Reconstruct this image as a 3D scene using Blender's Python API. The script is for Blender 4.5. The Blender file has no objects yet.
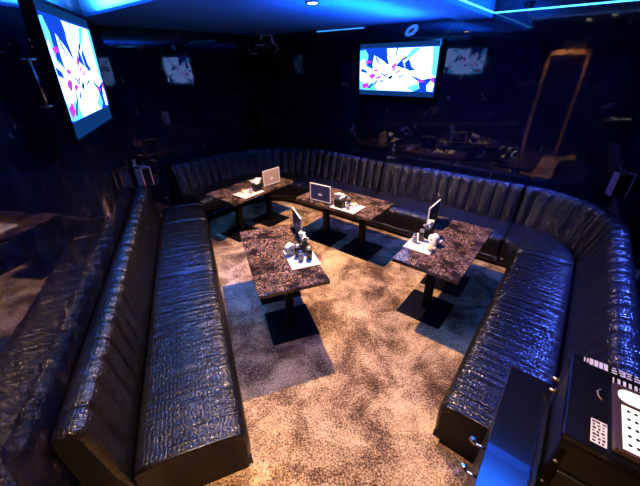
import bpy, bmesh, math, random
from mathutils import Vector, Matrix
random.seed(7)
PI = math.pi
scene = bpy.context.scene
COL = scene.collection
R = math.radians

# ------------------------------------------------------------------ frames
AZ = R(38.7)
B = Vector((math.sin(AZ), math.cos(AZ), 0))                 # into the room
Cv = Vector((math.sin(AZ - PI/2), math.cos(AZ - PI/2), 0))  # to the left along the back wall
AZS = R(-20.8)
A = Vector((math.sin(AZS), math.cos(AZS), 0))               # along the left wall
N = Vector((math.cos(AZS), -math.sin(AZS), 0))              # out of the left wall
AZT = R(-19.0)
def bc(b, c, z=0.0):
    return B*b + Cv*c + Vector((0, 0, z))
def an(a, n, z=0.0):
    return A*a + N*n + Vector((0, 0, z))

# ------------------------------------------------------------------ mesh builder
class MB:
    def __init__(self):
        self.v = []; self.f = []; self.m = []; self.uv = {}
        self.smooth = []
    def add(self, vs, fs, mi=0, sm=False):
        o = len(self.v)
        self.v += [Vector(x) for x in vs]
        for q in fs:
            self.f.append([i + o for i in q]); self.m.append(mi); self.smooth.append(sm)
        return o
    def box(self, c, s, mi=0, rz=0.0, bev=0.0, mat=None, seg=2):
        bm = bmesh.new()
        bmesh.ops.create_cube(bm, size=1)
        for v in bm.verts:
            v.co = Vector((v.co.x*s[0], v.co.y*s[1], v.co.z*s[2]))
        if bev:
            bmesh.ops.bevel(bm, geom=list(bm.edges), offset=bev, segments=seg, affect='EDGES', profile=0.5)
        M = Matrix.Translation(Vector(c)) @ Matrix.Rotation(rz, 4, 'Z')
        if mat is not None: M = Matrix.Translation(Vector(c)) @ mat
        bm.verts.index_update()
        self.add([M @ v.co for v in bm.verts], [[v.index for v in f.verts] for f in bm.faces], mi, False)
        bm.free()
    def lathe(self, c, prof, n=20, mi=0, mat=None, sm=True):
        """prof: list of (radius, z) bottom to top; closed at both ends"""
        vs = []
        for (r, z) in prof:
            for k in range(n):
                a = 2*PI*k/n
                p = Vector((r*math.cos(a), r*math.sin(a), z))
                if mat is not None: p = mat @ p
                vs.append(p + Vector(c))
        fs = []
        for i in range(len(prof)-1):
            for k in range(n):
                fs.append([i*n+k, i*n+(k+1) % n, (i+1)*n+(k+1) % n, (i+1)*n+k])
        o = self.add(vs, fs, mi, sm)
        self.add([], [], mi)
        for base, flip in ((0, True), ((len(prof)-1)*n, False)):
            q = [o+base+k for k in range(n)]
            if flip: q.reverse()
            self.f.append(q); self.m.append(mi); self.smooth.append(False)
    def tube(self, pts, r, n=8, mi=0):
        pts = [Vector(p) for p in pts]
        vs = []; up0 = None
        for i, p in enumerate(pts):
            t = (pts[min(i+1, len(pts)-1)] - pts[max(i-1, 0)]).normalized()
            ref = Vector((0, 0, 1)) if abs(t.z) < .95 else Vector((1, 0, 0))
            u = t.cross(ref).normalized(); w = t.cross(u).normalized()
            for k in range(n):
                a = 2*PI*k/n
                vs.append(p + (u*math.cos(a) + w*math.sin(a))*r)
        fs = []
        for i in range(len(pts)-1):
            for k in range(n):
                fs.append([i*n+k, (i+1)*n+k, (i+1)*n+(k+1) % n, i*n+(k+1) % n])
        fs.append([k for k in range(n)]); fs.append([(len(pts)-1)*n + n-1-k for k in range(n)])
        self.add(vs, fs, mi, True)
    def build(self, name, mats, parent=None, origin=None, weld=False):
        """vertices are given in the frame of the parent (or the world); origin shifts them"""
        me = bpy.data.meshes.new(name)
        off = Vector(origin) if origin is not None else Vector((0, 0, 0))
        me.from_pydata([tuple(x - off) for x in self.v], [], self.f)
        if not isinstance(mats, (list, tuple)): mats = [mats]
        for m in mats: me.materials.append(m)
        for p, mi, s in zip(me.polygons, self.m, self.smooth):
            p.material_index = mi; p.use_smooth = s
        if self.uv:
            l = me.uv_layers.new(name='UVMap')
            for p in me.polygons:
                for li in p.loop_indices:
                    l.data[li].uv = self.uv.get(me.loops[li].vertex_index, (0, 0))
        bm = bmesh.new(); bm.from_mesh(me)
        bmesh.ops.recalc_face_normals(bm, faces=bm.faces)
        bm.to_mesh(me); bm.free()
        me.update()
        o = bpy.data.objects.new(name, me)
        COL.objects.link(o)
        if parent is not None: o.parent = parent
        elif origin is not None: o.location = off
        return o

def tag(o, label, cat, group=None, kind=None):
    if label: o['label'] = label
    if cat: o['category'] = cat
    if group: o['group'] = group
    if kind: o['kind'] = kind
    return o
def thing(name, label, cat, loc=(0, 0, 0), rz=0.0, group=None):
    o = bpy.data.objects.new(name, None)
    o.empty_display_size = 0.1
    COL.objects.link(o)
    o.location = loc; o.rotation_euler = (0, 0, rz)
    return tag(o, label, cat, group)
def struct(name, mb, mat, origin=None):
    o = mb.build(name, mat, None, origin)
    o['kind'] = 'structure'
    return o
def copy_thing(root, loc, rz, label):
    r = root.copy(); COL.objects.link(r)
    r.location = loc; r.rotation_euler = (0, 0, rz); r['label'] = label
    for ch in list(root.children):
        c = ch.copy(); COL.objects.link(c); c.parent = r
        for g in list(ch.children):
            d = g.copy(); COL.objects.link(d); d.parent = c
    return r

# ------------------------------------------------------------------ materials
def new_mat(name):
    m = bpy.data.materials.new(name); m.use_nodes = True
    nt = m.node_tree
    return m, nt, nt.nodes['Principled BSDF']
def pmat(name, col, rough=.5, metal=0.0, spec=.5, emit=None, es=0.0, noise=0.0):
    m, nt, b = new_mat(name)
    b.inputs['Base Color'].default_value = (*col, 1)
    b.inputs['Roughness'].default_value = rough
    b.inputs['Metallic'].default_value = metal
    b.inputs['Specular IOR Level'].default_value = spec
    if emit:
        b.inputs['Emission Color'].default_value = (*emit, 1)
        b.inputs['Emission Strength'].default_value = es
    if noise:
        t = nt.nodes.new('ShaderNodeTexCoord'); n = nt.nodes.new('ShaderNodeTexNoise')
        n.inputs['Scale'].default_value = 30
        mr = nt.nodes.new('ShaderNodeMapRange')
        mr.inputs['To Min'].default_value = max(0, rough-noise); mr.inputs['To Max'].default_value = rough+noise
        nt.links.new(t.outputs['Object'], n.inputs['Vector'])
        nt.links.new(n.outputs['Fac'], mr.inputs['Value'])
        nt.links.new(mr.outputs['Result'], b.inputs['Roughness'])
    return m
def ramp(nt, stops):
    r = nt.nodes.new('ShaderNodeValToRGB')
    e = r.color_ramp.elements
    while len(e) < len(stops): e.new(.5)
    for el, (p, c) in zip(e, stops):
        el.position = p; el.color = (*c, 1) if len(c) == 3 else c
    return r

def leather():
    m, nt, b = new_mat('croc_leather')
    L = nt.links.new
    uv = nt.nodes.new('ShaderNodeUVMap'); uv.uv_map = 'UVMap'
    mp = nt.nodes.new('ShaderNodeMapping'); mp.inputs['Scale'].default_value = (75, 44, 1)
    L(uv.outputs['UV'], mp.inputs['Vector'])
    vo = nt.nodes.new('ShaderNodeTexVoronoi'); vo.feature = 'DISTANCE_TO_EDGE'
    vo.inputs['Scale'].default_value = 1; vo.inputs['Randomness'].default_value = .55
    L(mp.outputs['Vector'], vo.inputs['Vector'])
    r1 = ramp(nt, [(0, (0, 0, 0)), (.22, (1, 1, 1))])
    L(vo.outputs['Distance'], r1.inputs['Fac'])
    mp2 = nt.nodes.new('ShaderNodeMapping'); mp2.inputs['Scale'].default_value = (20, 1.6, 1)
    L(uv.outputs['UV'], mp2.inputs['Vector'])
    no = nt.nodes.new('ShaderNodeTexNoise'); no.inputs['Scale'].default_value = 1
    no.inputs['Detail'].default_value = 3; no.inputs['Distortion'].default_value = .8
    L(mp2.outputs['Vector'], no.inputs['Vector'])
    b1 = nt.nodes.new('ShaderNodeBump'); b1.inputs['Strength'].default_value = .75; b1.inputs['Distance'].default_value = .035
    L(no.outputs['Fac'], b1.inputs['Height'])
    b2 = nt.nodes.new('ShaderNodeBump'); b2.inputs['Strength'].default_value = .5; b2.inputs['Distance'].default_value = .0035
    L(r1.outputs['Color'], b2.inputs['Height']); L(b1.outputs['Normal'], b2.inputs['Normal'])
    L(b2.outputs['Normal'], b.inputs['Normal'])
    b.inputs['Base Color'].default_value = (.003, .0028, .0035, 1)
    b.inputs['Roughness'].default_value = .25
    b.inputs['Specular IOR Level'].default_value = .40
    return m
def wall_marble():
    m, nt, b = new_mat('polished_black_marble')
    L = nt.links.new
    t = nt.nodes.new('ShaderNodeTexCoord')
    n1 = nt.nodes.new('ShaderNodeTexNoise'); n1.inputs['Scale'].default_value = 4.2
    n1.inputs['Detail'].default_value = 9; n1.inputs['Roughness'].default_value = .68; n1.inputs['Distortion'].default_value = .7
    L(t.outputs['Object'], n1.inputs['Vector'])
    r1 = ramp(nt, [(.0, (.002, .0025, .008)), (.54, (.003, .0035, .011)), (.63, (.016, .012, .014)), (.76, (.30, .22, .18))])
    L(n1.outputs['Fac'], r1.inputs['Fac'])
    mu = nt.nodes.new('ShaderNodeTexNoise'); mu.inputs['Scale'].default_value = 1.1; mu.inputs['Detail'].default_value = 6
    mu.inputs['Distortion'].default_value = 1.4
    L(t.outputs['Object'], mu.inputs['Vector'])
    r2 = ramp(nt, [(.485, (0, 0, 0)), (.5, (1, 1, 1)), (.515, (0, 0, 0))])
    L(mu.outputs['Fac'], r2.inputs['Fac'])
    mx = nt.nodes.new('ShaderNodeMixRGB'); mx.inputs[2].default_value = (.09, .07, .065, 1)
    ml = nt.nodes.new('ShaderNodeMath'); ml.operation = 'MULTIPLY'; ml.inputs[1].default_value = .10
    L(r2.outputs['Color'], ml.inputs[0]); L(ml.outputs[0], mx.inputs[0])
    L(r1.outputs['Color'], mx.inputs[1]); L(mx.outputs[0], b.inputs['Base Color'])
    n3 = nt.nodes.new('ShaderNodeTexNoise'); n3.inputs['Scale'].default_value = 7; n3.inputs['Detail'].default_value = 6
    L(t.outputs['Object'], n3.inputs['Vector'])
    mr = nt.nodes.new('ShaderNodeMapRange'); mr.inputs['From Min'].default_value = .35; mr.inputs['From Max'].default_value = .75
    mr.inputs['To Min'].default_value = .015; mr.inputs['To Max'].default_value = .075
    L(n3.outputs['Fac'], mr.inputs['Value']); L(mr.outputs['Result'], b.inputs['Roughness'])
    bp = nt.nodes.new('ShaderNodeBump'); bp.inputs['Strength'].default_value = .06; bp.inputs['Distance'].default_value = .006
    n4 = nt.nodes.new('ShaderNodeTexNoise'); n4.inputs['Scale'].default_value = 7
    L(t.outputs['Object'], n4.inputs['Vector']); L(n4.outputs['Fac'], bp.inputs['Height'])
    L(bp.outputs['Normal'], b.inputs['Normal'])
    b.inputs['Specular IOR Level'].default_value = .65
    return m
def table_marble():
    m, nt, b = new_mat('brown_marble_tabletop')
    L = nt.links.new
    t = nt.nodes.new('ShaderNodeTexCoord')
    n0 = nt.nodes.new('ShaderNodeTexNoise'); n0.inputs['Scale'].default_value = 6; n0.inputs['Detail'].default_value = 4
    L(t.outputs['Object'], n0.inputs['Vector'])
    ad = nt.nodes.new('ShaderNodeMixRGB'); ad.blend_type = 'LINEAR_LIGHT'; ad.inputs[0].default_value = .34
    L(t.outputs['Object'], ad.inputs[1]); L(n0.outputs['Color'], ad.inputs[2])
    mp = nt.nodes.new('ShaderNodeMapping'); mp.inputs['Scale'].default_value = (27, 16, 16)
    L(ad.outputs[0], mp.inputs['Vector'])
    vo = nt.nodes.new('ShaderNodeTexVoronoi'); vo.feature = 'DISTANCE_TO_EDGE'; vo.inputs['Scale'].default_value = 1
    L(mp.outputs['Vector'], vo.inputs['Vector'])
    r = ramp(nt, [(0, (.46, .30, .21)), (.035, (.20, .115, .075)), (.085, (.024, .0125, .008)), (.6, (.009, .005, .004))])
    L(vo.outputs['Distance'], r.inputs['Fac'])
    n2 = nt.nodes.new('ShaderNodeTexNoise'); n2.inputs['Scale'].default_value = 7; n2.inputs['Detail'].default_value = 5
    L(t.outputs['Object'], n2.inputs['Vector'])
    r2 = ramp(nt, [(.36, (0, 0, 0)), (.52, (1, 1, 1))]); L(n2.outputs['Fac'], r2.inputs['Fac'])
    n5 = nt.nodes.new('ShaderNodeTexNoise'); n5.inputs['Scale'].default_value = 45; n5.inputs['Detail'].default_value = 6
    L(t.outputs['Object'], n5.inputs['Vector'])
    r5 = ramp(nt, [(.40, (.010, .006, .0045)), (.62, (.026, .014, .010)), (.78, (.10, .06, .04))]); L(n5.outputs['Fac'], r5.inputs['Fac'])
    mx = nt.nodes.new('ShaderNodeMixRGB')
    L(r2.outputs['Color'], mx.inputs[0]); L(r5.outputs['Color'], mx.inputs[1]); L(r.outputs['Color'], mx.inputs[2])
    L(mx.outputs[0], b.inputs['Base Color'])
    b.inputs['Roughness'].default_value = .10
    b.inputs['Specular IOR Level'].default_value = .5
    return m
def carpet():
    m, nt, b = new_mat('mottled_carpet')
    L = nt.links.new
    t = nt.nodes.new('ShaderNodeTexCoord')
    n1 = nt.nodes.new('ShaderNodeTexNoise'); n1.inputs['Scale'].default_value = 2.3; n1.inputs['Detail'].default_value = 12
    n1.inputs['Roughness'].default_value = .72; n1.inputs['Distortion'].default_value = .4
    L(t.outputs['Object'], n1.inputs['Vector'])
    n2 = nt.nodes.new('ShaderNodeTexNoise'); n2.inputs['Scale'].default_value = 80; n2.inputs['Detail'].default_value = 5
    n2.inputs['Roughness'].default_value = .7
    L(t.outputs['Object'], n2.inputs['Vector'])
    mixf = nt.nodes.new('ShaderNodeMath'); mixf.operation = 'MULTIPLY_ADD'; mixf.inputs[1].default_value = .56
    L(n2.outputs['Fac'], mixf.inputs[0])
    sc = nt.nodes.new('ShaderNodeMath'); sc.operation = 'MULTIPLY'; sc.inputs[1].default_value = .60
    L(n1.outputs['Fac'], sc.inputs[0]); L(sc.outputs[0], mixf.inputs[2])
    r = ramp(nt, [(.44, (.022, .011, .007)), (.53, (.09, .046, .022)), (.585, (.33, .21, .10)), (.67, (.72, .51, .27))])
    L(mixf.outputs[0], r.inputs['Fac']); L(r.outputs['Color'], b.inputs['Base Color'])
    b.inputs['Roughness'].default_value = .95; b.inputs['Specular IOR Level'].default_value = .1
    n3 = nt.nodes.new('ShaderNodeTexNoise'); n3.inputs['Scale'].default_value = 160; n3.inputs['Detail'].default_value = 3
    L(t.outputs['Object'], n3.inputs['Vector'])
    bp = nt.nodes.new('ShaderNodeBump'); bp.inputs['Strength'].default_value = .7; bp.inputs['Distance'].default_value = .012
    L(n3.outputs['Fac'], bp.inputs['Height']); L(bp.outputs['Normal'], b.inputs['Normal'])
    return m
def emat(name, col, s):
    m = bpy.data.materials.new(name); m.use_nodes = True
    nt = m.node_tree; nt.nodes.clear()
    e = nt.nodes.new('ShaderNodeEmission'); o = nt.nodes.new('ShaderNodeOutputMaterial')
    e.inputs['Color'].default_value = (*col, 1); e.inputs['Strength'].default_value = s
    nt.links.new(e.outputs[0], o.inputs[0])
    return m
def ceiling_mat():
    m, nt, b = new_mat('stucco_ceiling')
    L = nt.links.new
    b.inputs['Base Color'].default_value = (.006, .12, .42, 1); b.inputs['Roughness'].default_value = .8  # blue glow of the cove light put into the base colour
    t = nt.nodes.new('ShaderNodeTexCoord'); n = nt.nodes.new('ShaderNodeTexNoise')
    n.inputs['Scale'].default_value = 40; n.inputs['Detail'].default_value = 4
    L(t.outputs['Object'], n.inputs['Vector'])
    bp = nt.nodes.new('ShaderNodeBump'); bp.inputs['Strength'].default_value = .4; bp.inputs['Distance'].default_value = .02
    L(n.outputs['Fac'], bp.inputs['Height']); L(bp.outputs['Normal'], b.inputs['Normal'])
    return m

M = dict(
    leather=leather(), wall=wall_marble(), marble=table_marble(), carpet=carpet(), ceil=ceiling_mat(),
    plinth=pmat('black_plinth', (.003, .003, .003), .5, 0, .2),
    black_metal=pmat('black_powder_coated_steel', (.003, .003, .0035), .4, .0, .08, noise=.06),
    gloss=pmat('gloss_black_lacquer', (.004, .004, .005), .04, 0, .6),
    black=pmat('black_plastic', (.005, .005, .0055), .35, spec=.35, noise=.08),
    mirror_black=pmat('mirror_black_lacquer', (.004, .004, .005), .03, 0, 1.0),
    chrome=pmat('chrome', (.75, .75, .78), .12, 1),
    steel=pmat('brushed_steel', (.55, .52, .48), .28, 1, noise=.08),
    brass=pmat('brass', (.75, .5, .2), .25, 1),
    white=pmat('white_card', (.60, .57, .54), .6, noise=.1),
    paper=pmat('white_tissue', (.86, .85, .84), .9, noise=.05),
    navy=pmat('navy_printed_card', (.018, .018, .06), .3),
    tan=pmat('tan_printed_card', (.26, .19, .15), .4),
    emblem=pmat('pale_print', (.45, .42, .5), .5),
    glass=pmat('smoked_clear_plastic', (.30, .29, .28), .1, 0, .8),
    shaker=pmat('dark_glass_bottle', (.03, .018, .012), .08, 0, .7),
    orange=pmat('orange_votive', (.75, .22, .05), .3, emit=(1, .35, .08), es=.6),
    wood=pmat('pinkish_wood', (.36, .16, .15), .4, noise=.1),
    doorwood=pmat('warm_door_trim', (.45, .22, .10), .45, noise=.1),
    bezel=pmat('tv_bezel', (.006, .006, .008), .18),
    brown=pmat('brown_frame', (.045, .022, .018), .3),
    grey=pmat('grey_bar', (.20, .16, .13), .5),
    dome=pmat('dark_dome', (.01, .012, .02), .2),
    led=emat('blue_led', (.04, .34, 1.0), 6.0),
    led_soft=emat('dim_blue_led', (.03, .28, 1.0), 1.6),
    lamp=emat('downlight_disc', (1, .86, .68), 14),
    lamp_white=emat('white_spot_disc', (1, .85, .7), 5),
    screen_white=emat('screen_white', (.20, .36, 1.0), 5.4),
    screen_cyan=emat('screen_pale_cyan', (.06, .36, 1.0), 3.2),
    screen_blue=emat('screen_blue', (.008, .085, .95), .9),
    screen_bar=emat('screen_dark_blue', (.01, .09, .42), .42),
    screen_mag=emat('screen_magenta', (.7, .05, .9), 1.1),
    screen_dark=emat('screen_ink', (.03, .02, .16), .5),
    tablet=emat('tablet_white', (1.0, .92, .82), 1.5),
)

# ------------------------------------------------------------------ room shell
H_CEIL = 2.72
NW = -.865
_k = (5.3 - N.dot(Cv)*NW)/A.dot(Cv)
corner_lc = an(_k, NW)             # left wall / far-left wall
corner_cb = bc(4.9, 5.3)           # far-left wall / back wall
corner_br = bc(4.9, -.76)          # back wall / right wall
corner_rf = bc(-1.3, -.76)         # right wall / front wall
corner_lf = an((-1.3 - N.dot(B)*NW)/A.dot(B), NW)
def wall(name, p, q, z1=3.0):
    d = (q - p).normalized(); n = Vector((-d.y, d.x, 0))      # outwards when walked clockwise
    mb = MB(); t = .12
    a, b_, c, e = p, q, q + n*t, p + n*t
    vs = [Vector((v.x, v.y, z)) for z in (0, z1) for v in (a, b_, c, e)]
    mb.add(vs, [[0, 1, 2, 3], [4, 7, 6, 5], [0, 4, 5, 1], [1, 5, 6, 2], [2, 6, 7, 3], [3, 7, 4, 0]])
    o = struct(name, mb, M['wall'], p)
    return o
wall('wall_left', corner_lf, corner_lc)
wall('wall_far', corner_lc, corner_cb)
wall('wall_back', corner_cb, corner_br)
wall('wall_right', corner_br, corner_rf)
wall('wall_front', corner_rf, corner_lf)
mb = MB(); poly = [corner_lf, corner_lc, corner_cb, corner_br, corner_rf]
cen = sum(poly, Vector())/5
ex = [p + (p-cen).normalized()*.25 for p in poly]
mb.add([Vector((p.x, p.y, 0)) for p in ex] + [Vector((p.x, p.y, -.1)) for p in ex],
       [[4, 3, 2, 1, 0], [5, 6, 7, 8, 9]] + [[i, (i+1) % 5, 5+(i+1) % 5, 5+i] for i in range(5)])
struct('floor', mb, M['carpet'])
# ceiling: low part over the far left, two raised trays
def slab(mb, b0, b1, c0, c1, z0, z1):
    vs = [bc(b, c, z) for z in (z0, z1) for (b, c) in ((b0, c0), (b1, c0), (b1, c1), (b0, c1))]
    mb.add(vs, [[0, 1, 2, 3], [4, 7, 6, 5], [0, 4, 5, 1], [1, 5, 6, 2], [2, 6, 7, 3], [3, 7, 4, 0]])
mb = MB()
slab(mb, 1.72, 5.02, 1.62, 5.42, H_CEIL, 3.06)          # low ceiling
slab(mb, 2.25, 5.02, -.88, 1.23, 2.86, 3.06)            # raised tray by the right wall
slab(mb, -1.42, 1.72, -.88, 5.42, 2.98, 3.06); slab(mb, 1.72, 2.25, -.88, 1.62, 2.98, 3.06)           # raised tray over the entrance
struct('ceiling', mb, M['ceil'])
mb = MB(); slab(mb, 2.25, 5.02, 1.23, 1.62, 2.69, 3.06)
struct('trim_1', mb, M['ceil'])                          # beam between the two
# rear door seen only as a reflection in the back wall
dth = thing('door_1', 'dark door with a warm wooden frame in the left wall by the entrance', 'door', an(.37, NW + .025, 0), math.atan2(-A.y, -A.x))
dth['kind'] = 'structure'
mb = MB(); mb.box((0, 0, 1.17), (.80, .03, 2.34)); mb.build('door_leaf', M['gloss'], dth)
mb = MB()
for sx in (-1, 1): mb.box((sx*.43, 0, 1.2), (.06, .06, 2.4))
mb.box((0, 0, 2.385), (.92, .06, .09)); mb.build('door_frame', M['doorwood'], dth)
mb = MB(); mb.tube([(.34, .02, 1.0), (.34, .06, 1.0), (.34, .06, 1.3), (.34, .02, 1.3)], .012); mb.build('door_handle', M['steel'], dth)

# ------------------------------------------------------------------ LED strips (cove light)
def led(label, pts, mat, group='blue cove light strips'):
    mb = MB(); mb.tube(pts, .008, 6)
    c = sum((Vector(p) for p in pts), Vector())/len(pts)
    o = mb.build('led_strip', mat, None, c)
    return tag(o, label, 'light strip', group)
led('bright blue light strip along the top of the back wall, right of the dark beam', [bc(4.88, 1.21, 2.735), bc(4.88, .6, 2.735), bc(4.88, -.74, 2.735)], M['led'])
led('blue light strip along the side of the dark ceiling beam', [bc(2.3, 1.215, 2.735), bc(3.5, 1.215, 2.735), bc(4.86, 1.215, 2.735)], M['led'])
led('dim short blue light strip at the top of the back wall, left of the television', [bc(4.885, 3.0, 2.70), bc(4.885, 3.4, 2.70), bc(4.885, 3.9, 2.70)], M['led_soft'])


def area(name, loc, target, sx, sy, col, power, spread=180):
    l = bpy.data.lights.new(name, 'AREA'); l.shape = 'RECTANGLE'; l.size = sx; l.size_y = sy
    l.color = col; l.energy = power; l.spread = R(spread)
    o = bpy.data.objects.new(name, l); COL.objects.link(o)
    o.location = loc
    d = (Vector(target) - Vector(loc)).normalized()
    xa = Cv if abs(d.dot(Cv)) < .9 else B
    za = -d; xa = (xa - za*xa.dot(za)).normalized(); ya = za.cross(xa)
    o.rotation_euler = Matrix((xa, ya, za)).transposed().to_euler()
    return o
BLUE = (.07, .13, 1.0)
area('cove_light_back', bc(4.80, 1.6, 2.66), bc(4.62, 1.6, .8), 3.6, .05, BLUE, 45, 40)
area('cove_light_beam_left', bc(3.4, 2.0, 2.40), bc(3.4, 2.0, 2.72), .05, 1.9, (.01, .22, 1), 85)
area('cove_light_beam_right', bc(3.6, 1.0, 2.60), bc(3.6, 1.0, 2.86), .04, 2.4, (.03, .26, 1), 45)
area('cove_light_tray', bc(1.58, 2.95, 2.74), bc(1.58, 2.95, 2.98), 2.5, .05, (.30, .72, 1), 420)
area('cove_light_tray_right', bc(1.95, .4, 2.74), bc(1.95, .4, 2.98), 2.0, .05, (.22, .42, 1), 120)
area('cove_light_right', bc(2.7, -.70, 2.66), bc(2.7, -.50, .8), .05, 2.2, BLUE, 60, 30)
area('left_ridge_fill', an(2.8, -.82, 2.66), an(2.8, -.68, .8), .05, 3.6, BLUE, 30, 36)  # added blue fill for the left backrest ridge, no strip on this wall

def spot(name, loc, target, power, col, ang, blend, size):
    l = bpy.data.lights.new(name, 'SPOT'); l.energy = power; l.color = col
    l.spot_size = R(ang); l.spot_blend = blend; l.shadow_soft_size = size
    o = bpy.data.objects.new(name, l); COL.objects.link(o); o.location = loc
    o.rotation_euler = (Vector(target) - Vector(loc)).to_track_quat('-Z', 'Y').to_euler()
WARM = (1.0, .63, .37)
spot('downlight_main', (-.03, 3.45, 2.68), (-.03, 3.05, 0), 820, WARM, 130, .7, .03)
for _k, (_l, _t, _p, _a) in enumerate([
        (bc(3.45, 2.0, 2.68), bc(4.58, 2.0, .70), 120, 62), (bc(3.45, .9, 2.66), bc(4.58, .8, .70), 150, 62),
        (an(1.9, .25, 2.90), an(1.9, -.55, .55), 26, 44), (an(3.1, .25, 2.68), an(3.1, -.55, .55), 30, 44),
        (bc(2.3, .45, 2.80), bc(2.3, -.42, .75), 6, 48), (bc(3.4, .45, 2.80), bc(3.5, -.42, .75), 22, 52)]):
    spot('blue_sofa_fill', _l, _t, _p, BLUE, _a, .8, .03)  # added spots that turn the sofa leather blue, no fixtures behind them
spot('downlight_entrance', (.25, .55, 2.93), (.2, .3, 0), 330, WARM, 84, 1.0, .05)
spot('downlight_left', (-.70, 2.05, 2.93), an(1.75, -.30, .4), 90, WARM, 58, 1.0, .04)
spot('downlight_door', an(.37, -.50, 2.93), an(.37, NW, 1.7), 420, WARM, 75, .5, .04)

def downlight(loc, label):
    t = thing('downlight', label, 'ceiling light', loc, 0, 'round recessed downlights')
    mb = MB(); mb.lathe((0, 0, 0), [(.062, -.012), (.066, -.004), (.066, .0), ], 24)
    mb.build('trim_ring', M['black'], t)
    mb = MB(); mb.lathe((0, 0, 0), [(.040, -.0135), (.042, -.012)], 20); mb.build('lens', M['lamp'], t)
downlight((-.03, 3.45, H_CEIL), 'small round downlight in the low blue lit ceiling above the marble tables')
downlight((-.70, 2.05, 2.98), 'small round downlight in the raised ceiling nearest the left television')
downlight((.25, .55, 2.98), 'small round downlight in the raised ceiling above the entrance')
downlight(an(.37, -.50, 2.98), 'small round downlight in the raised ceiling above the door')

# ------------------------------------------------------------------ sofas: swept upholstery
PITCH = .155
BACK_U = [(-.15, .06), (-.15, .45), (-.15, .80), (-.135, .838), (-.10, .855), (-.06, .858), (-.025, .85), (.0, .828),
          (.018, .79), (.035, .73), (.06, .64), (.085, .55), (.108, .47), (.125, .40), (.13, .30), (.13, .06)]
SEAT_U = [(.14, .135), (.14, .385), (.16, .402), (.25, .412), (.38, .416), (.50, .413), (.60, .405), (.655, .388), (.685, .355), (.692, .30), (.688, .22), (.682, .135)]
BACK_L = [(-.15, .06), (-.15, .45), (-.15, .80), (-.135, .835), (-.10, .852), (-.055, .855), (-.02, .845), (.002, .82),
          (.012, .78), (.018, .72), (.026, .64), (.035, .55), (.043, .47), (.05, .40), (.055, .30), (.055, .06)]
SEAT_L = [(.065, .135), (.065, .385), (.085, .402), (.17, .413), (.32, .418), (.46, .414), (.58, .405), (.63, .388), (.662, .355), (.67, .30), (.667, .22), (.66, .135)]

def densify(prof, step):
    out = []
    for i in range(len(prof)-1):
        (a, b_), (c, d) = prof[i], prof[i+1]
        n = max(1, int(math.hypot(c-a, d-b_)/step))
        for k in range(n):
            out.append((a+(c-a)*k/n, b_+(d-b_)*k/n))
    out.append(prof[-1]); return out

class Path:
    """polyline through points with inward direction at each; inward is to the given side"""
    def __init__(self, pts, dirs):
        self.p = pts; self.d = dirs
        self.s = [0]
        for i in range(1, len(pts)): self.s.append(self.s[-1] + (pts[i]-pts[i-1]).length)
        self.L = self.s[-1]
    def at(self, s):
        s = min(max(s, 0), self.L)
        for i in range(1, len(self.s)):
            if s <= self.s[i] + 1e-9:
                t = (s - self.s[i-1])/max(1e-9, self.s[i]-self.s[i-1])
                return self.p[i-1].lerp(self.p[i], t), self.d[i-1].lerp(self.d[i], t).normalized()
        return self.p[-1], self.d[-1]

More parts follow.
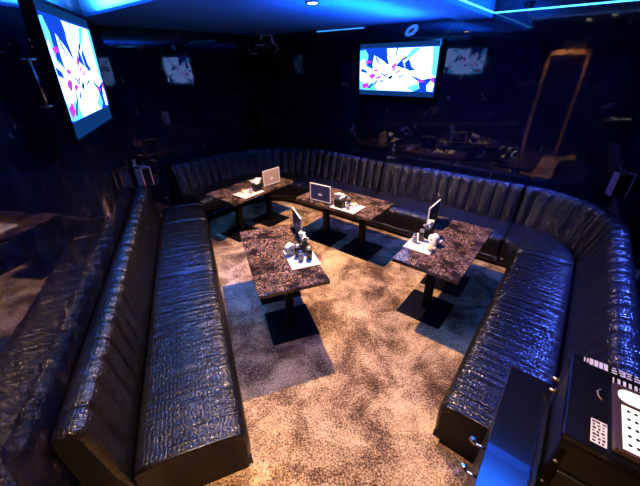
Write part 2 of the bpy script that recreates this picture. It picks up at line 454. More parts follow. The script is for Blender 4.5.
def sweep(path, s0, s1, prof, step, origin, tuft=0.0, rnd=0.03, pillow=0.0, dmax=None):
    """prof (d, z) swept from s0 to s1 with rounded ends; returns MB in the frame of origin"""
    pr = densify(prof, .035)
    n = max(4, int((s1-s0)/step))
    ss = [0, .15, .4, .7, 1.0]
    stations = [s0 + rnd*(1-math.cos(k*PI/2)) for k in ss] if rnd else [s0]
    if tuft:
        inner = [k*PITCH/12 for k in range(int(s0/PITCH*12), int(s1/PITCH*12)+2) if s0+rnd+.002 < k*PITCH/12 < s1-rnd-.002]
    else: inner = [s0 + rnd + (s1-s0-2*rnd)*k/n for k in range(1 if rnd else 0, n + (0 if rnd else 1))]
    stations += inner
    if rnd: stations += [s1 - rnd*(1-math.cos(k*PI/2)) for k in reversed(ss)]
    cd = (min(p[0] for p in pr) + max(p[0] for p in pr))/2
    zmin = min(p[1] for p in pr); zmax = max(p[1] for p in pr)
    mb = MB(); m = len(pr); cum = [0]
    for i in range(1, m): cum.append(cum[-1] + math.hypot(pr[i][0]-pr[i-1][0], pr[i][1]-pr[i-1][1]))
    for s in stations:
        e = min(s-s0, s1-s)
        shrink = 0
        if rnd and e < rnd: shrink = rnd*(1 - math.sqrt(max(0, 1-(1-e/rnd)**2)))*.8
        p, d = path.at(s)
        for i, (dd, z) in enumerate(pr):
            q, zz = dd, z
            if shrink:
                q += -shrink if q > cd else (shrink if tuft else 0)
                if z > zmin + .15: zz -= shrink
            if tuft:
                ph = ((s % PITCH)/PITCH)
                g = abs(math.sin(PI*ph))**.38        # rounded channel, tight groove
                w = max(0.0, min(1.0, (z - .36)/.08)) * (1 if i < m-2 else 0)
                if dd < -.11: w *= .25
                top = max(0, min(1, (z-.80)/.05))
                q += tuft*(g-1)*w*(1-.75*top)
                zz += tuft*(g-1)*w*top*.35
            if pillow and zmax - z < .03:
                zz += pillow*math.sin(PI*(s-s0)/(s1-s0))
            mb.v.append(p + d*q + Vector((0, 0, zz)) - origin)
            mb.uv[len(mb.v)-1] = (s, cum[i])
    k = len(stations)
    for a in range(k-1):
        for i in range(m-1):
            mb.f.append([a*m+i, (a+1)*m+i, (a+1)*m+i+1, a*m+i+1]); mb.m.append(0); mb.smooth.append(True)
        mb.f.append([a*m+m-1, (a+1)*m+m-1, (a+1)*m, a*m]); mb.m.append(0); mb.smooth.append(False)
    for base, fl in ((0, False), ((k-1)*m, True)):
        o = len(mb.v); q = list(range(o, o+m))
        for i in range(m):
            mb.v.append(mb.v[base+i].copy()); mb.uv[o+i] = (.013, .02)
        if fl: q.reverse()
        mb.f.append(q); mb.m.append(1); mb.smooth.append(False)
    return mb

def rail(path, s0, s1, d, z, r, origin, step=.05):
    n = max(2, int((s1-s0)/step))
    mb = MB(); pts = []
    for k in range(n+1):
        p, dd = path.at(s0+(s1-s0)*k/n); pts.append(p + dd*d + Vector((0, 0, z)) - origin)
    mb.tube(pts, r, 6)
    return mb

def turn(mb, root):
    q = Matrix.Rotation(-root.rotation_euler.z, 3, 'Z')
    mb.v = [q @ v for v in mb.v]
    return mb

def sofa(name, label, path, s0, s1, seats, BP, SP, back=(None, None), group=None):
    p, d = path.at((s0+s1)/2)
    fr = SP[-1][0]
    origin = p + d*(fr*.5)
    root = thing(name, label, 'sofa', origin, math.atan2(d.y, d.x), group)
    b0 = s0 if back[0] is None else back[0]; b1 = s1 if back[1] is None else back[1]
    mbp = sweep(path, s0+.02, s1-.02, [(-.14, 0), (-.14, .055), (fr-.05, .055), (fr-.05, 0)], .08, origin, 0, 0)
    turn(mbp, root).build('plinth', [M['plinth'], M['plinth']], root)
    turn(sweep(path, s0+.008, s1-.008, [(SP[0][0]+.002, .056), (SP[0][0]+.002, .132), (fr, .132), (fr, .056)], .06, origin, 0, 0), root).build('seat_base', [M['leather'], M['plinth']], root)
    turn(sweep(path, b0+.004, b1-.004, BP, .0129, origin, .034, .03), root).build('backrest', [M['leather'], M['plinth']], root)
    for (a, b_) in seats:
        c = turn(sweep(path, a+.004, b_-.004, SP, .03, origin, 0, .03, .012), root).build('seat_cushion', [M['leather'], M['plinth']], root)
        for s in (a+.010, b_-.010):
            mb = MB(); q, dd = path.at(s)
            pts = [q + dd*(x-.004) + Vector((0, 0, z-.004)) - origin for (x, z) in SP[2:9]]
            mb.tube(pts, .009, 8); turn(mb, root); mb.build('piping', M['leather'], c)
    return root

# U-shaped run: right arm -> corner -> back -> corner -> left arm (ridge line of the backrest)
pts = []; dirs = []
def seg_line(p, q, d, n=8):
    for k in range(n+1):
        pts.append(p.lerp(q, k/n)); dirs.append(d.copy())
def seg_arc(cb, cc, rad, a0, a1, n=24):
    for k in range(1, n+1):
        a = a0 + (a1-a0)*k/n
        o = B*math.cos(a) + Cv*math.sin(a)
        pts.append(bc(cb, cc) + o*rad); dirs.append(-o)
RC = .80
seg_line(bc(1.40, -.50), bc(4.62-RC, -.50), Cv)
seg_arc(4.62-RC, -.50+RC, RC, -PI/2, 0)
seg_line(bc(4.62, -.50+RC), bc(4.62, 3.72), -B)
RC2 = 1.33
seg_arc(4.62-RC2, 3.72, RC2, 0, PI/2)
seg_line(bc(4.62-RC2, 3.72+RC2), bc(2.48, 3.72+RC2), -Cv)
U = Path(pts, dirs)
SA = (4.62-RC) - 1.40               # end of straight right arm
SB = SA + RC*PI/2                   # start of back run
sC = SB + (.42-.30)                 # module joints on the back run
sD = SB + (2.30-.30)
SE = SB + (3.72-.30)
SF = SE + RC2*PI/2
m0 = 2.36
def snap(x): return round(x/PITCH)*PITCH
sC = snap(sC); sD = snap(sD); m0 = snap(m0); SEm = snap(SE - .05); SFm = snap(SF+.02)
g = 'black croc leather bench sofas'
sofa('bench_sofa', 'long black croc leather sofa along the right side, beside the rack', U, 0, m0, [(0, m0)], BACK_U, SEAT_U, group=g)
sofa('corner_sofa', 'curved black leather corner sofa at the right end of the back wall', U, m0, sC, [(m0, sC)], BACK_U, SEAT_U, group=g)
sofa('bench_sofa', 'black leather sofa along the back wall under the television, bluest backrest', U, sC, sD, [(sC, sD)], BACK_U, SEAT_U, group=g)
sofa('bench_sofa', 'short black leather sofa along the back wall, left of the one under the television', U, sD, SEm, [(sD, SEm)], BACK_U, SEAT_U, group=g)
sofa('corner_sofa', 'curved black leather corner sofa in the far left corner behind the farthest table', U, SEm, U.L, [(SEm, SFm), (SFm, U.L)], BACK_U, SEAT_U, group=g)
# left sofa
Lp = Path([an(1.14, -.702), an(4.91, -.702)], [N, N])
sofa('bench_sofa', 'long black croc leather sofa along the left wall under the left television', Lp, 0, 3.76,
     [(0, 1.83), (1.83, 3.17), (3.17, 3.76)], BACK_L, SEAT_L, back=(0, 3.60), group=g)

# ------------------------------------------------------------------ tables
TH = .653; TL, TW = 1.18, .61
def table_proto():
    t = thing('marble_table', '', 'table')
    mb = MB(); mb.box((0, 0, TH-.019), (TW, TL, .038), 0, 0, .004); mb.build('table_top', M['marble'], t)
    mb = MB(); mb.box((0, 0, TH-.0505), (TW-.10, TL-.10, .024)); mb.build('apron', M['black_metal'], t)
    for s in (-1, 1):
        mb = MB(); mb.box((0, s*.301, .30), (.075, .075, .58), 0, 0, .006); mb.build('column', M['black_metal'], t)
        mb = MB(); mb.box((0, s*.301, .009), (.445, .445, .018), 0, 0, .004); mb.build('base_plate', M['black_metal'], t)
    return t
# local frame of a table: +y = along L (away), +x = w (to the right)
TABS = {
    'near':  (Vector((-.400, 2.626, 0)), AZT, 'marble table nearest the left sofa, lone one in the foreground'),
    'right': (Vector((1.281, 2.771, 0)), AZ, 'marble table nearest the right sofa, with its white disc roll upright'),
    'back':  (Vector((.334, 3.953, 0)), AZ - PI/2, 'marble table standing in front of the back sofa, middle of the far tables'),
    'far':   (Vector((-1.007, 4.549, 0)), AZ, 'marble table in the far left corner, under the tan menu stand'),
}
TABS['near'] = TABS['near'][:2] + ('brown marble table in front, beside the long left sofa',)
TABS['right'] = TABS['right'][:2] + ('brown marble table beside the long right sofa',)
TABS['back'] = TABS['back'][:2] + ('brown marble table before the back wall sofa under the television',)
TABS['far'] = TABS['far'][:2] + ('brown marble table in the far left corner, farthest from the rack',)
proto = None
for k, (p, a, lab) in TABS.items():
    if proto is None:
        proto = table_proto(); proto.location = p; proto.rotation_euler = (0, 0, -a); proto['label'] = lab
        proto['group'] = 'marble topped tables'
    else:
        copy_thing(proto, p, -a, lab)

def on(k, w, l, dz=0.0):
    p, a, _ = TABS[k]
    d = Vector((math.sin(a), math.cos(a), 0)); e = Vector((math.cos(a), -math.sin(a), 0))
    return p + d*l + e*w + Vector((0, 0, TH + dz))

WH = {'near': 'the marble table beside the left sofa', 'right': 'the marble table beside the right sofa',
      'back': 'the marble table before the back sofa', 'far': 'the marble table in the far left corner'}
protos = {}
def place(kind, k, w, l, rz, label, make, dz=0.0):
    loc = on(k, w, l, dz); r = -TABS[k][1] + rz
    if kind not in protos:
        o = make(); protos[kind] = o
        o.location = loc; o.rotation_euler = (0, 0, r); o['label'] = label
        return o
    return copy_thing(protos[kind], loc, r, label)

def mk_mat():
    mb = MB(); mb.box((0, 0, .0012), (.27, .36, .0024), 0, 0, .0006, seg=1)
    o = mb.build('table_mat', M['white']); tag(o, '', 'table mat', 'white mats on the marble tables')
    return o
def mk_menu(face):
    def f():
        t = thing('menu_stand', '', 'menu stand', group='upright menu stands on the marble tables')
        mb = MB(); mb.box((0, 0, .125), (.010, .30, .21), 0, 0, .002); mb.build('board', M[face], t)
        mb = MB(); w = .008
        for s in (-1, 1): mb.box((0, s*.155, .125), (.014, w, .23))
        for z in (.016, .234): mb.box((0, 0, z), (.014, .31, w))
        mb.build('edge_frame', M['white'], t)
        mb = MB()
        for s in (-1, 1):
            fan = [(0, 0)] + [(.035*math.cos(a), .030*math.sin(a)) for a in [PI*i/8 for i in range(9)]]
            vs = [(s*.0062, y, .09+z) for (y, z) in fan]
            vs += [(s*.005, y, .09+z) for (y, z) in fan]
            n = len(fan)
            mb.add(vs, [list(range(n)), list(range(2*n-1, n-1, -1))] + [[i, (i+1) % n, n+(i+1) % n, n+i] for i in range(n)])
        mb.build('emblem', M['emblem'], t)
        mb = MB(); mb.box((0, 0, .005), (.06, .24, .010), 0, 0, .002); mb.build('foot', M['black'], t)
        return t
    return f
def mk_tissue():
    t = thing('tissue_box', '', 'tissue box', group='black tissue boxes on the marble tables')
    mb = MB(); mb.box((0, 0, .05), (.085, .12, .10), 0, 0, .006)
    for z in (.025, .05, .075):
        mb.box((0, 0, z), (.089, .124, .008))
    mb.build('box', M['black'], t)
    mb = MB(); random.seed(3)
    nx, ny = 9, 7; vs = []; fs = []
    for i in range(nx):
        for j in range(ny):
            u = i/(nx-1)-.5; v = j/(ny-1)
            flare = .35 + .8*v
            vs.append((.018*math.sin(u*9 + v*3)*(.4+v) + random.uniform(-.003, .003), u*.15*flare*1.1, .098 + v*.085 - abs(u)*.04*v))
    for i in range(nx-1):
        for j in range(ny-1):
            fs.append([i*ny+j, (i+1)*ny+j, (i+1)*ny+j+1, i*ny+j+1])
    mb.add(vs, fs, 0, True)
    vs2 = [(v[0]*-.8+.022, v[1]*.9, v[2]-.004) for v in vs]
    mb.add(vs2, fs, 0, True)
    o = mb.build('tissue', M['paper'], t)
    sm = o.modifiers.new('thick', 'SOLIDIFY'); sm.thickness = .006
    return t
def mk_roll():
    # white paper roll standing on its rim, its round end towards the entrance
    t = thing('paper_roll', '', 'paper roll', group='white paper rolls on the marble tables')
    rot = Matrix.Rotation(PI/2, 3, 'X')
    mb = MB(); mb.lathe((0, 0, .055), [(.012, -.03), (.051, -.03), (.055, -.026), (.055, .026), (.051, .03), (.012, .03)], 28, 0, rot)
    mb.build('roll', M['paper'], t)
    mb = MB(); mb.lathe((0, 0, .055), [(.0125, -.0305), (.0125, .0305)], 16, 0, rot); mb.build('core', M['grey'], t)
    return t
def mk_shaker():
    t = thing('sauce_bottle', '', 'bottle', group='dark bottles on the marble tables')
    mb = MB(); mb.lathe((0, 0, 0), [(.026, 0), (.029, .004), (.029, .075), (.026, .09), (.022, .098)], 20); mb.build('bottle_body', M['shaker'], t)
    mb = MB(); mb.lathe((0, 0, .098), [(.024, 0), (.024, .022), (.021, .028), (.012, .030)], 20); mb.build('cap', M['steel'], t)
    return t
def mk_glass():
    t = thing('shaker', '', 'shaker', group='clear shakers on the marble tables')
    mb = MB(); mb.lathe((0, 0, 0), [(.024, 0), (.026, .004), (.024, .05), (.021, .07)], 20); mb.build('jar', M['glass'], t)
    mb = MB(); mb.lathe((0, 0, .07), [(.022, 0), (.022, .016), (.016, .026), (.006, .03)], 20); mb.build('lid', M['chrome'], t)
    return t
def mk_votive():
    t = thing('candle_cup', '', 'candle', group='small orange cups on the marble tables')
    mb = MB(); mb.lathe((0, 0, 0), [(.026, 0), (.032, .006), (.034, .034), (.031, .034), (.028, .026)], 20); mb.build('cup', M['white'], t)
    mb = MB(); mb.lathe((0, 0, .008), [(.024, 0), (.028, .018), (.026, .030), (.012, .034)], 20); mb.build('wax', M['orange'], t)
    return t
dm = .0026
# near table
place('mat', 'near', .18, -.15, 0, 'white mat on ' + WH['near'], mk_mat)
place('menu', 'near', .285, .34, 0, 'navy menu stand seen edge-on on ' + WH['near'], mk_menu('navy'))
place('tissue', 'near', .235, -.03, 0, 'black tissue box with white tissue on ' + WH['near'], mk_tissue, dm)
place('roll', 'near', .10, -.06, R(25), 'white paper roll on ' + WH['near'], mk_roll, dm)
place('bottle', 'near', .245, -.20, 0, 'dark metal-capped bottle on ' + WH['near'], mk_shaker, dm)
place('glass', 'near', .165, -.20, 0, 'clear shaker on ' + WH['near'], mk_glass, dm)
place('bottle2', 'near', .155, -.12, 0, 'small dark bottle beside the white roll on ' + WH['near'], mk_shaker, dm)
# right table
place('mat', 'right', -.185, -.155, 0, 'white mat on ' + WH['right'], mk_mat)
place('menu', 'right', -.285, .34, 0, 'dark menu stand seen edge-on on ' + WH['right'], mk_menu('navy'))
place('tissue', 'right', -.205, .0, 0, 'black tissue box with white tissue on ' + WH['right'], mk_tissue, dm)
place('roll', 'right', -.095, -.115, R(-30), 'white paper roll on ' + WH['right'], mk_roll, dm)
place('glass', 'right', -.265, -.19, 0, 'clear shaker on ' + WH['right'], mk_glass, dm)
place('bottle', 'right', -.225, -.115, 0, 'dark metal-capped bottle on ' + WH['right'], mk_shaker, dm)
place('votive', 'right', -.075, -.25, 0, 'small orange candle cup on ' + WH['right'], mk_votive, dm)
# back table
place('mat', 'back', -.165, -.16, 0, 'white mat on ' + WH['back'], mk_mat)
place('menu', 'back', -.235, .22, R(4), 'navy menu stand facing the room on ' + WH['back'], mk_menu('navy'))
place('tissue', 'back', -.225, -.085, 0, 'black tissue box with white tissue on ' + WH['back'], mk_tissue, dm)
place('glass', 'back', -.235, -.215, 0, 'clear shaker on ' + WH['back'], mk_glass, dm)
place('bottle', 'back', -.14, -.16, 0, 'dark metal-capped bottle on ' + WH['back'], mk_shaker, dm)
place('votive', 'back', -.09, -.22, 0, 'small orange candle cup on ' + WH['back'], mk_votive, dm)
# far table
place('mat', 'far', .165, -.20, 0, 'white mat on ' + WH['far'], mk_mat)
place('menu2', 'far', .175, .25, R(-3), 'tan menu stand facing the room on ' + WH['far'], mk_menu('tan'))
place('tissue', 'far', .19, -.07, 0, 'black tissue box with white tissue on ' + WH['far'], mk_tissue, dm)
place('glass', 'far', .215, -.20, 0, 'clear shaker on ' + WH['far'], mk_glass, dm)
place('votive', 'far', .10, -.235, 0, 'small orange candle cup on ' + WH['far'], mk_votive, dm)

# ------------------------------------------------------------------ televisions
PIC = [  # (material, [(u, v)...]) v down, picture coordinates 0..1
    ('screen_cyan', [(0, .05), (.08, .03), (.12, .16), (.10, .40), (.17, .46), (.10, .98), (0, .98)]),
    ('screen_white', [(.0, .30), (.06, .22), (.09, .42), (.20, .50), (.30, .62), (.20, .85), (.10, .90), (0, .75)]),
    ('screen_white', [(.20, .16), (.32, .28), (.40, .40), (.42, .66), (.20, .60), (.18, .38)]),
    ('screen_white', [(.37, .02), (.58, .02), (.61, .20), (.50, .40), (.42, .45), (.38, .22)]),
    ('screen_white', [(.55, .02), (1, .02), (1, .66), (.84, .72), (.64, .58), (.58, .30)]),
    ('screen_cyan', [(.93, .02), (1, .02), (1, .66), (.95, .60)]),
    ('screen_white', [(.19, .52), (.42, .36), (.66, .50), (.72, .66), (.80, .76), (.82, .92), (.74, .99), (.18, .99), (.26, .76)]),
    ('screen_white', [(.90, .84), (.95, .72), (.99, .80), (.98, .98), (.91, .97)]),
    ('screen_cyan', [(.06, .86), (.20, .80), (.26, .99), (.05, .99)]),
    ('screen_blue', [(.61, .34), (.66, .26), (.70, .44), (.75, .50), (.68, .52), (.62, .46)]),
    ('screen_mag', [(.07, .30), (.15, .28), (.17, .33), (.10, .35)]),
    ('screen_mag', [(.13, .64), (.19, .58), (.24, .62), (.18, .72)]),
    ('screen_mag', [(.03, .86), (.12, .80), (.14, .90), (.06, .97)]),
    ('screen_mag', [(.20, .48), (.26, .50), (.27, .54), (.20, .53)]),
    ('screen_mag', [(.79, .70), (.89, .76), (.80, .78)]),
    ('screen_mag', [(.44, .42), (.51, .32), (.50, .42), (.46, .48)]),
    ('screen_dark', [(.40, .68), (.45, .62), (.47, .66), (.43, .72)]),
    ('screen_dark', [(.22, .22), (.235, .20), (.29, .36), (.275, .36)]),
    ('screen_dark', [(.12, .93), (.19, .82), (.205, .85), (.14, .96)]),
    ('screen_dark', [(.29, .78), (.34, .72), (.345, .75), (.30, .80)]),
    ('screen_dark', [(.53, .66), (.61, .61), (.615, .63), (.54, .68)]),
    ('screen_dark', [(.57, .26), (.63, .20), (.64, .23), (.58, .30)]),
    ('screen_mag', [(.46, .50), (.49, .44), (.50, .47), (.475, .54)]),
    ('screen_mag', [(.50, .55), (.56, .50), (.565, .53), (.51, .58)]),
    ('screen_mag', [(.36, .60), (.40, .57), (.41, .60), (.37, .63)]),
    ('screen_dark', [(.31, .56), (.38, .64), (.375, .67), (.305, .58)]),
    ('screen_mag', [(.24, .66), (.31, .64), (.32, .67), (.25, .72)]),
    ('screen_cyan', [(.66, .90), (.80, .80), (.82, .92), (.74, .99)]),
    ('screen_cyan', [(.70, .04), (.80, .03), (.66, .24), (.63, .20)]),
    ('screen_blue', [(.36, .03), (.385, .16), (.375, .20), (.34, .06)]),
    ('screen_blue', [(.02, .46), (.10, .52), (.11, .58), (.02, .54)]),
    ('screen_mag', [(.94, .70), (.97, .66), (.99, .74), (.96, .78)]),
    ('screen_blue', [(.50, .02), (.515, .02), (.50, .18), (.49, .18)]),
]
SM = ['screen_bar', 'screen_blue', 'screen_white', 'screen_cyan', 'screen_mag', 'screen_dark']
def television(label, loc, rz, tilt, w, h, depth, bar, shelf):
    """local frame: picture plane at y=0 facing -y, x right, z up, origin at the screen centre"""
    t = thing('television', label, 'television', loc, rz, 'wall mounted televisions')
    Mt = Matrix.Rotation(tilt, 4, 'X')
    def P(x, y, z): return Mt @ Vector((x, y, z))
    mb = MB(); mb.box((0, 0, 0), (w, depth, h), 0, 0, .008, None)
    mb.v = [Mt @ (v + Vector((0, depth/2 + .004, 0))) for v in mb.v]
    mb.build('housing', M['bezel'], t)
    mb = MB(); fw = .018
    for s in (-1, 1):
        mb.box((s*(w/2-fw/2), 0, 0), (fw, .014, h)); mb.box((0, 0, s*(h/2-fw/2)), (w-2*fw, .014, fw))
    mb.v = [Mt @ v for v in mb.v]; mb.build('bezel', M['bezel'], t)
    sw, sh = w-2*fw, h-2*fw
    mb = MB()
    mb.add([P(-sw/2, .002, -sh/2), P(sw/2, .002, -sh/2), P(sw/2, .002, sh/2), P(-sw/2, .002, sh/2)], [[0, 1, 2, 3]], 0)
    top = sh/2 - bar[0]*sh; bot = -sh/2 + bar[1]*sh; ph = top - bot
    mb.add([P(-sw/2, .0012, bot), P(sw/2, .0012, bot), P(sw/2, .0012, top), P(-sw/2, .0012, top)], [[0, 1, 2, 3]], 1)
    for i, (mt, pl) in enumerate(PIC):
        vs = [P(-sw/2 + u*sw, .0008 - i*.00016, top - v*ph) for (u, v) in pl]
        mb.add(vs, [list(range(len(vs)))], SM.index(mt))
    mb.build('screen', [M[x] for x in SM], t)
    # wall bracket
    mb = MB()
    y0 = depth + .004
    mb.box((0, y0 + (shelf-y0)/2, 0), (.30, max(.02, shelf-y0), .25), 0, 0, .004); mb.build('mount', M['black_metal'], t)
    return t
# back television: on the back wall
tv1 = television('wide television on the back wall showing a white flower on blue', bc(4.79, 2.375, 2.145), 0, R(3), 1.25, .715, .09, (.08, .09), .10)
tv1.rotation_euler = (0, 0, -AZ)
# left television: on the left wall, tilted down
nT = Vector((math.cos(AZT), -math.sin(AZT), 0))
tv2 = television('tilted television on the left wall showing a white flower on blue', Vector((-1.545, 2.372, 2.212)), 0, R(3), 1.02, .70, .05, (.065, .135), .12)
tv2.rotation_euler = (0, 0, -AZT + PI/2)
# bracket seen on the near side of the left television
mb = MB()
mb.tube([(-.50, .085, .075), (-.50, .085, -.145)], .007)
mb.tube([(-.50, .05, .075), (-.50, .12, .075)], .006); mb.tube([(-.50, .05, -.145), (-.50, .12, -.145)], .006)
for z in (.16, .13, -.08, -.14, -.2): mb.lathe((-.50, .05, z), [(.006, -.006), (.006, .006)], 10)
mb.build('side_handle', M['steel'], tv2)

# ------------------------------------------------------------------ cabinet and karaoke rack in the right foreground
cab = thing('cabinet', 'glossy black narrow cabinet with two chrome hooks, at the end of the right sofa', 'cabinet', bc(.79, -.152, 0), -AZ)
# local: x = -C (to the right), y = +B
def cl(b, c, z): return (-(c + .152), b - .79, z)
mb = MB(); mb.box(cl(.79, -.156, .485), (.148, 1.06, .97), 0, 0, .004); mb.build('body', M['black'], cab)
mb = MB(); mb.box(cl(.79, -.152, .985), (.165, 1.09, .03), 0, 0, .003); mb.build('top_panel', M['mirror_black'], cab)
for b in (.90, .78):
    mb = MB()
    x0 = -.074
    mb.tube([cl(b, -.078, .955), (x0-.03, b-.79, .955), (x0-.045, b-.79, .948), (x0-.052, b-.79, .965)], .006)
    mb.lathe((x0-.052, b-.79, .968), [(.008, -.006), (.014, 0), (.012, .008), (.004, .011)], 14)
    mb.build('hook', M['chrome'], cab)

rack = thing('karaoke_rack', 'black equipment rack with labelled top in the right foreground', 'rack', bc(1.145, -.49, 0), -AZ)
def rl(b, c, z): return (-(c + .49), b - 1.145, z)
mb = MB(); mb.box(rl(1.145, -.49, .585), (.486, .408, 1.17), 0, 0, .004); mb.build('body', M['black'], rack)
mb = MB(); mb.box(rl(1.145, -.49, 1.185), (.495, .416, .03), 0, 0, .005); mb.build('top_panel', M['gloss'], rack)
for c in (-.262, -.72):
    mb = MB(); mb.box(rl(.938, c, .60), (.022, .012, 1.08), 0, 0, .002); rr = mb.build('rack_rail', M['steel'] if False else M['black_metal'], rack)
    for i in range(8):
        mb = MB(); x, y, z = rl(.931, c, .12 + i*.135)
        mb.lathe((x, y, z), [(.006, -.003), (.006, .003)], 10, 0, Matrix.Rotation(PI/2, 3, 'X'))
        mb.build('screw', M['chrome'], rr)
for k in range(4):
    mb = MB(); mb.box(rl(.936, -.49, .2 + k*.24), (.42, .012, .20), 0, 0, .004); mb.build('equipment_front', M['black'], rack)
# edge trims
mb = MB(); mb.box(rl(1.30, -.2425, 1.10), (.004, .010, .13)); mb.box(rl(1.335, -.2425, 1.10), (.004, .006, .16)); mb.build('side_trim', M['chrome'], rack)
for b, z in ((1.31, 1.06), (1.27, 1.03)):
    mb = MB(); x, y, zz = rl(b, -.232, z)
    mb.lathe((x, y, zz), [(.008, -.014), (.010, -.006), (.010, .006), (.006, .014)], 12, 0, Matrix.Rotation(PI/2, 3, 'Y')); mb.build('plug', M['brass'], rack)
def label_box(mb, b, c, sb, sc, mi=0, z=1.2006):
    x, y, zz = rl(b, c, z); mb.box((x, y, zz), (sc, sb, .0012), mi)
mb = MB()
for i, wd in enumerate((.004, .005, .012, .012, .012, .012)):
    label_box(mb, 1.335, -.283 - (0, .010, .022, .037, .052, .067)[i], .036 if i > 1 else .026, wd)
for j in range(3):
    for i in range(5): label_box(mb, 1.348 - j*.013, -.375 - i*.022, .006, .016 if (i+j) % 3 else .010)
label_box(mb, 1.335, -.405, .030, .006)
mb.build('legend_strip', M['white'], rack)
mb = MB()
for i in range(5): label_box(mb, 1.274, -.372 - i*.016, .044, .008 if i else .004)
for j in range(3): label_box(mb, 1.288 - j*.014, -.46, .007, .03)
mb.build('legend_strip', M['white'], rack)
teal = pmat('teal_print', (.05, .5, .5), .5)
mb = MB()
for i in (2, 3): label_box(mb, 1.258, -.372 - i*.016, .010, .0085, 0, 1.2009)
mb.build('colour_mark', teal, rack)
# sticker with fine print
mb = MB(); label_box(mb, 1.006, -.333, .094, .042); st = mb.build('sticker', M['white'], rack)
mb = MB(); random.seed(5)
for j in range(7):
    for i in range(3):
        label_box(mb, 1.044 - j*.0128, -.320 - i*.0125 + random.uniform(-.002, .002), random.uniform(.005, .009), random.uniform(.005, .011), 0, 1.2012)
mb.build('print', M['black'], st)
# cable loop on top
mb = MB(); mb.tube([rl(1.20, -.335, 1.204), rl(1.185, -.325, 1.204), rl(1.165, -.328, 1.204), rl(1.15, -.338, 1.204)], .0025); mb.build('cable', M['grey'], rack)

tab = thing('remote_tablet', 'white-screened remote tablet in a brown frame lying on the black rack', 'tablet', bc(1.10, -.53, 1.2005), -AZ)
def tl(b, c, z): return (-(c + .53), b - 1.10, z)
mb = MB(); mb.box((0, 0, .010), (.335, .29, .020), 0, 0, .006); mb.build('case', M['brown'], tab)
mb = MB()
for s in (-1, 1):
    mb.box((s*.160, 0, .022), (.012, .285, .006), 0, 0, .002); mb.box((0, s*.137, .022), (.31, .012, .006), 0, 0, .002)
mb.build('frame', M['brown'], tab)
# pill shaped header and main screen
mb = MB()
def pill(cx, cy, w, h, z):
    pts2 = []
    for k in range(13):
        a = PI/2 + PI*k/12; pts2.append((cx - w/2 + h/2 + h/2*math.cos(a), cy + h/2*math.sin(a)))
    for k in range(13):
        a = -PI/2 + PI*k/12; pts2.append((cx + w/2 - h/2 + h/2*math.cos(a), cy + h/2*math.sin(a)))
    n = len(pts2)
    mb.add([(x, y, z) for x, y in pts2] + [(x, y, z-.0015) for x, y in pts2],
           [list(range(n)), list(range(2*n-1, n-1, -1))] + [[i, (i+1) % n, n+(i+1) % n, n+i] for i in range(n)])
pill(0, .098, .31, .062, .0225)
mb.build('header', M['tablet'], tab)
mb = MB(); mb.box((.003, -.040, .0212), (.296, .182, .0016)); scn = mb.build('screen', M['tablet'], tab)
mb = MB()
for i in range(3):
    for j in range(5):
        mb.lathe((-.128 + i*.019, .030 - j*.034, .0226), [(.0052, -.0005), (.0052, .0006)], 12)
mb.build('dot', M['black'], scn)
mb = MB()
for i in range(4):
    mb.box((-.03 + i*.030, -.035 - i*.012, .0224), (.010, .14, .0012), 0, R(-42))
mb.build('stripe', M['grey'], scn)

# ------------------------------------------------------------------ small wall and ceiling fittings
def wall_speaker(label, loc, rz):
    t = thing('wall_speaker', label, 'speaker', loc, rz, 'small wooden sided speakers')
    mb = MB(); mb.box((0, 0, .125), (.13, .12, .25), 0, 0, .006); mb.build('body', M['black'], t)
    for s in (-1, 1):
        mb = MB(); mb.box((s*.072, 0, .125), (.016, .125, .26), 0, 0, .004); mb.build('side_panel', M['wood'], t)
    mb = MB(); mb.box((0, -.061, .125), (.11, .004, .22)); mb.build('grille', M['black_metal'], t)
    mb = MB(); mb.box((0, .06, .262), (.05, .12, .02)); mb.box((0, .117, .30), (.05, .012, .10)); mb.build('bracket', M['steel'], t)
    return t
wall_speaker('small black speaker with pinkish wooden sides above the end of the left sofa', an(4.83, -.735, .80), R(69.2))
wall_speaker('small black speaker with pinkish wooden sides in the right corner above the curved sofa', bc(4.80, -.53, .88), -AZ + R(20))

cs = thing('ceiling_speaker', 'black speaker in a thin metal bracket hung in the far left ceiling corner', 'speaker', bc(4.70, 5.05, H_CEIL), -R(8))
mb = MB(); mb.box((0, 0, -.17), (.40, .16, .16), 0, 0, .01); mb.build('body', M['black'], cs)
mb = MB(); mb.tube([(-.24, 0, -.30), (-.25, 0, -.26), (-.25, 0, -.02), (.20, 0, -.02), (.22, 0, -.14)], .010); mb.tube([(-.25, 0, -.30), (-.10, 0, -.30)], .010)
mb.tube([(0, 0, 0), (0, 0, -.09)], .02); mb.build('bracket', M['white'], cs)
mb = MB(); mb.tube([(.18, -.02, -.03), (.20, -.02, -.12), (.27, -.02, -.17), (.30, -.02, -.24), (.24, -.02, -.30)], .012); mb.build('cable', M['white'], cs)
mb = MB(); mb.box((-.02, -.082, -.17), (.16, .004, .03)); mb.build('nameplate', M['steel'], cs)

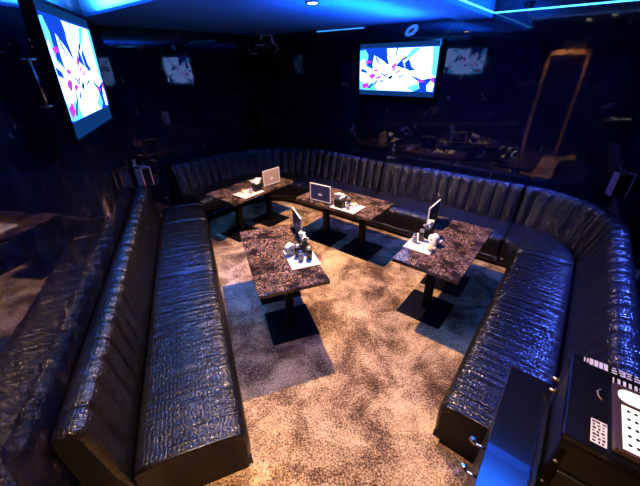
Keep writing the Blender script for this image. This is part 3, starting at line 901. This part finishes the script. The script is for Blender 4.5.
dm_ = thing('ceiling_sensor', 'small dark dome on the blue lit ceiling near the back wall', 'sensor', bc(4.45, .95, 2.86))
mb = MB(); mb.lathe((0, 0, 0), [(.07, -.012), (.075, 0)], 20); mb.build('base', M['dome'], dm_)
mb = MB(); mb.lathe((0, 0, -.012), [(.012, -.055), (.04, -.045), (.058, -.02), (.062, 0)], 20); mb.build('dome', M['dome'], dm_)

ov = thing('wall_plaque', 'small white oval plaque with dark leaf mark above the back television', 'plaque', bc(4.885, 2.235, 2.62), -AZ)
mb = MB(); rot = Matrix.Rotation(R(28), 3, 'Y') @ Matrix.Rotation(PI/2, 3, 'X')
mb.lathe((0, 0, 0), [(.085, -.012), (.09, -.006), (.09, .008)], 28, 0, Matrix.Rotation(R(-28), 3, 'Y') @ Matrix.Diagonal((1.1, 1, .62)).to_3x3() @ Matrix.Rotation(PI/2, 3, 'X'))
mb.build('disc', M['white'], ov)
mb = MB()
pl = [(.045*math.cos(a)*1.1, .016*math.sin(a)) for a in [2*PI*i/14 for i in range(14)]]
ca, sa = math.cos(R(28)), math.sin(R(28))
vs = [(x*ca - z*sa, yy, x*sa + z*ca) for yy in (-.0145, -.010) for (x, z) in pl]
mb.add(vs, [list(range(14)), list(range(27, 13, -1))] + [[i, (i+1) % 14, 14+(i+1) % 14, 14+i] for i in range(14)])
mb.build('leaf_mark', M['black'], ov)

# ------------------------------------------------------------------ world, camera, colour
w = bpy.data.worlds.new('world'); scene.world = w; w.use_nodes = True
w.node_tree.nodes['Background'].inputs[0].default_value = (.002, .004, .02, 1)
w.node_tree.nodes['Background'].inputs[1].default_value = .2
cam = bpy.data.cameras.new('camera'); co = bpy.data.objects.new('camera', cam); COL.objects.link(co)
cam.sensor_fit = 'HORIZONTAL'; cam.sensor_width = 36; cam.lens = 316.22/640*36
cam.clip_start = .05
co.matrix_world = Matrix.Translation((0, 0, 2.25)) @ Matrix.Rotation(R(90-29.63), 4, 'X') @ Matrix.Rotation(R(-.98), 4, 'Z')
scene.camera = co
vs_ = scene.view_settings
vs_.view_transform = 'Standard'; vs_.look = 'None'; vs_.gamma = 1; vs_.use_curve_mapping = False
vs_.exposure = 0.0
scene.cycles.max_bounces = 8
scene.cycles.sample_clamp_indirect = 4
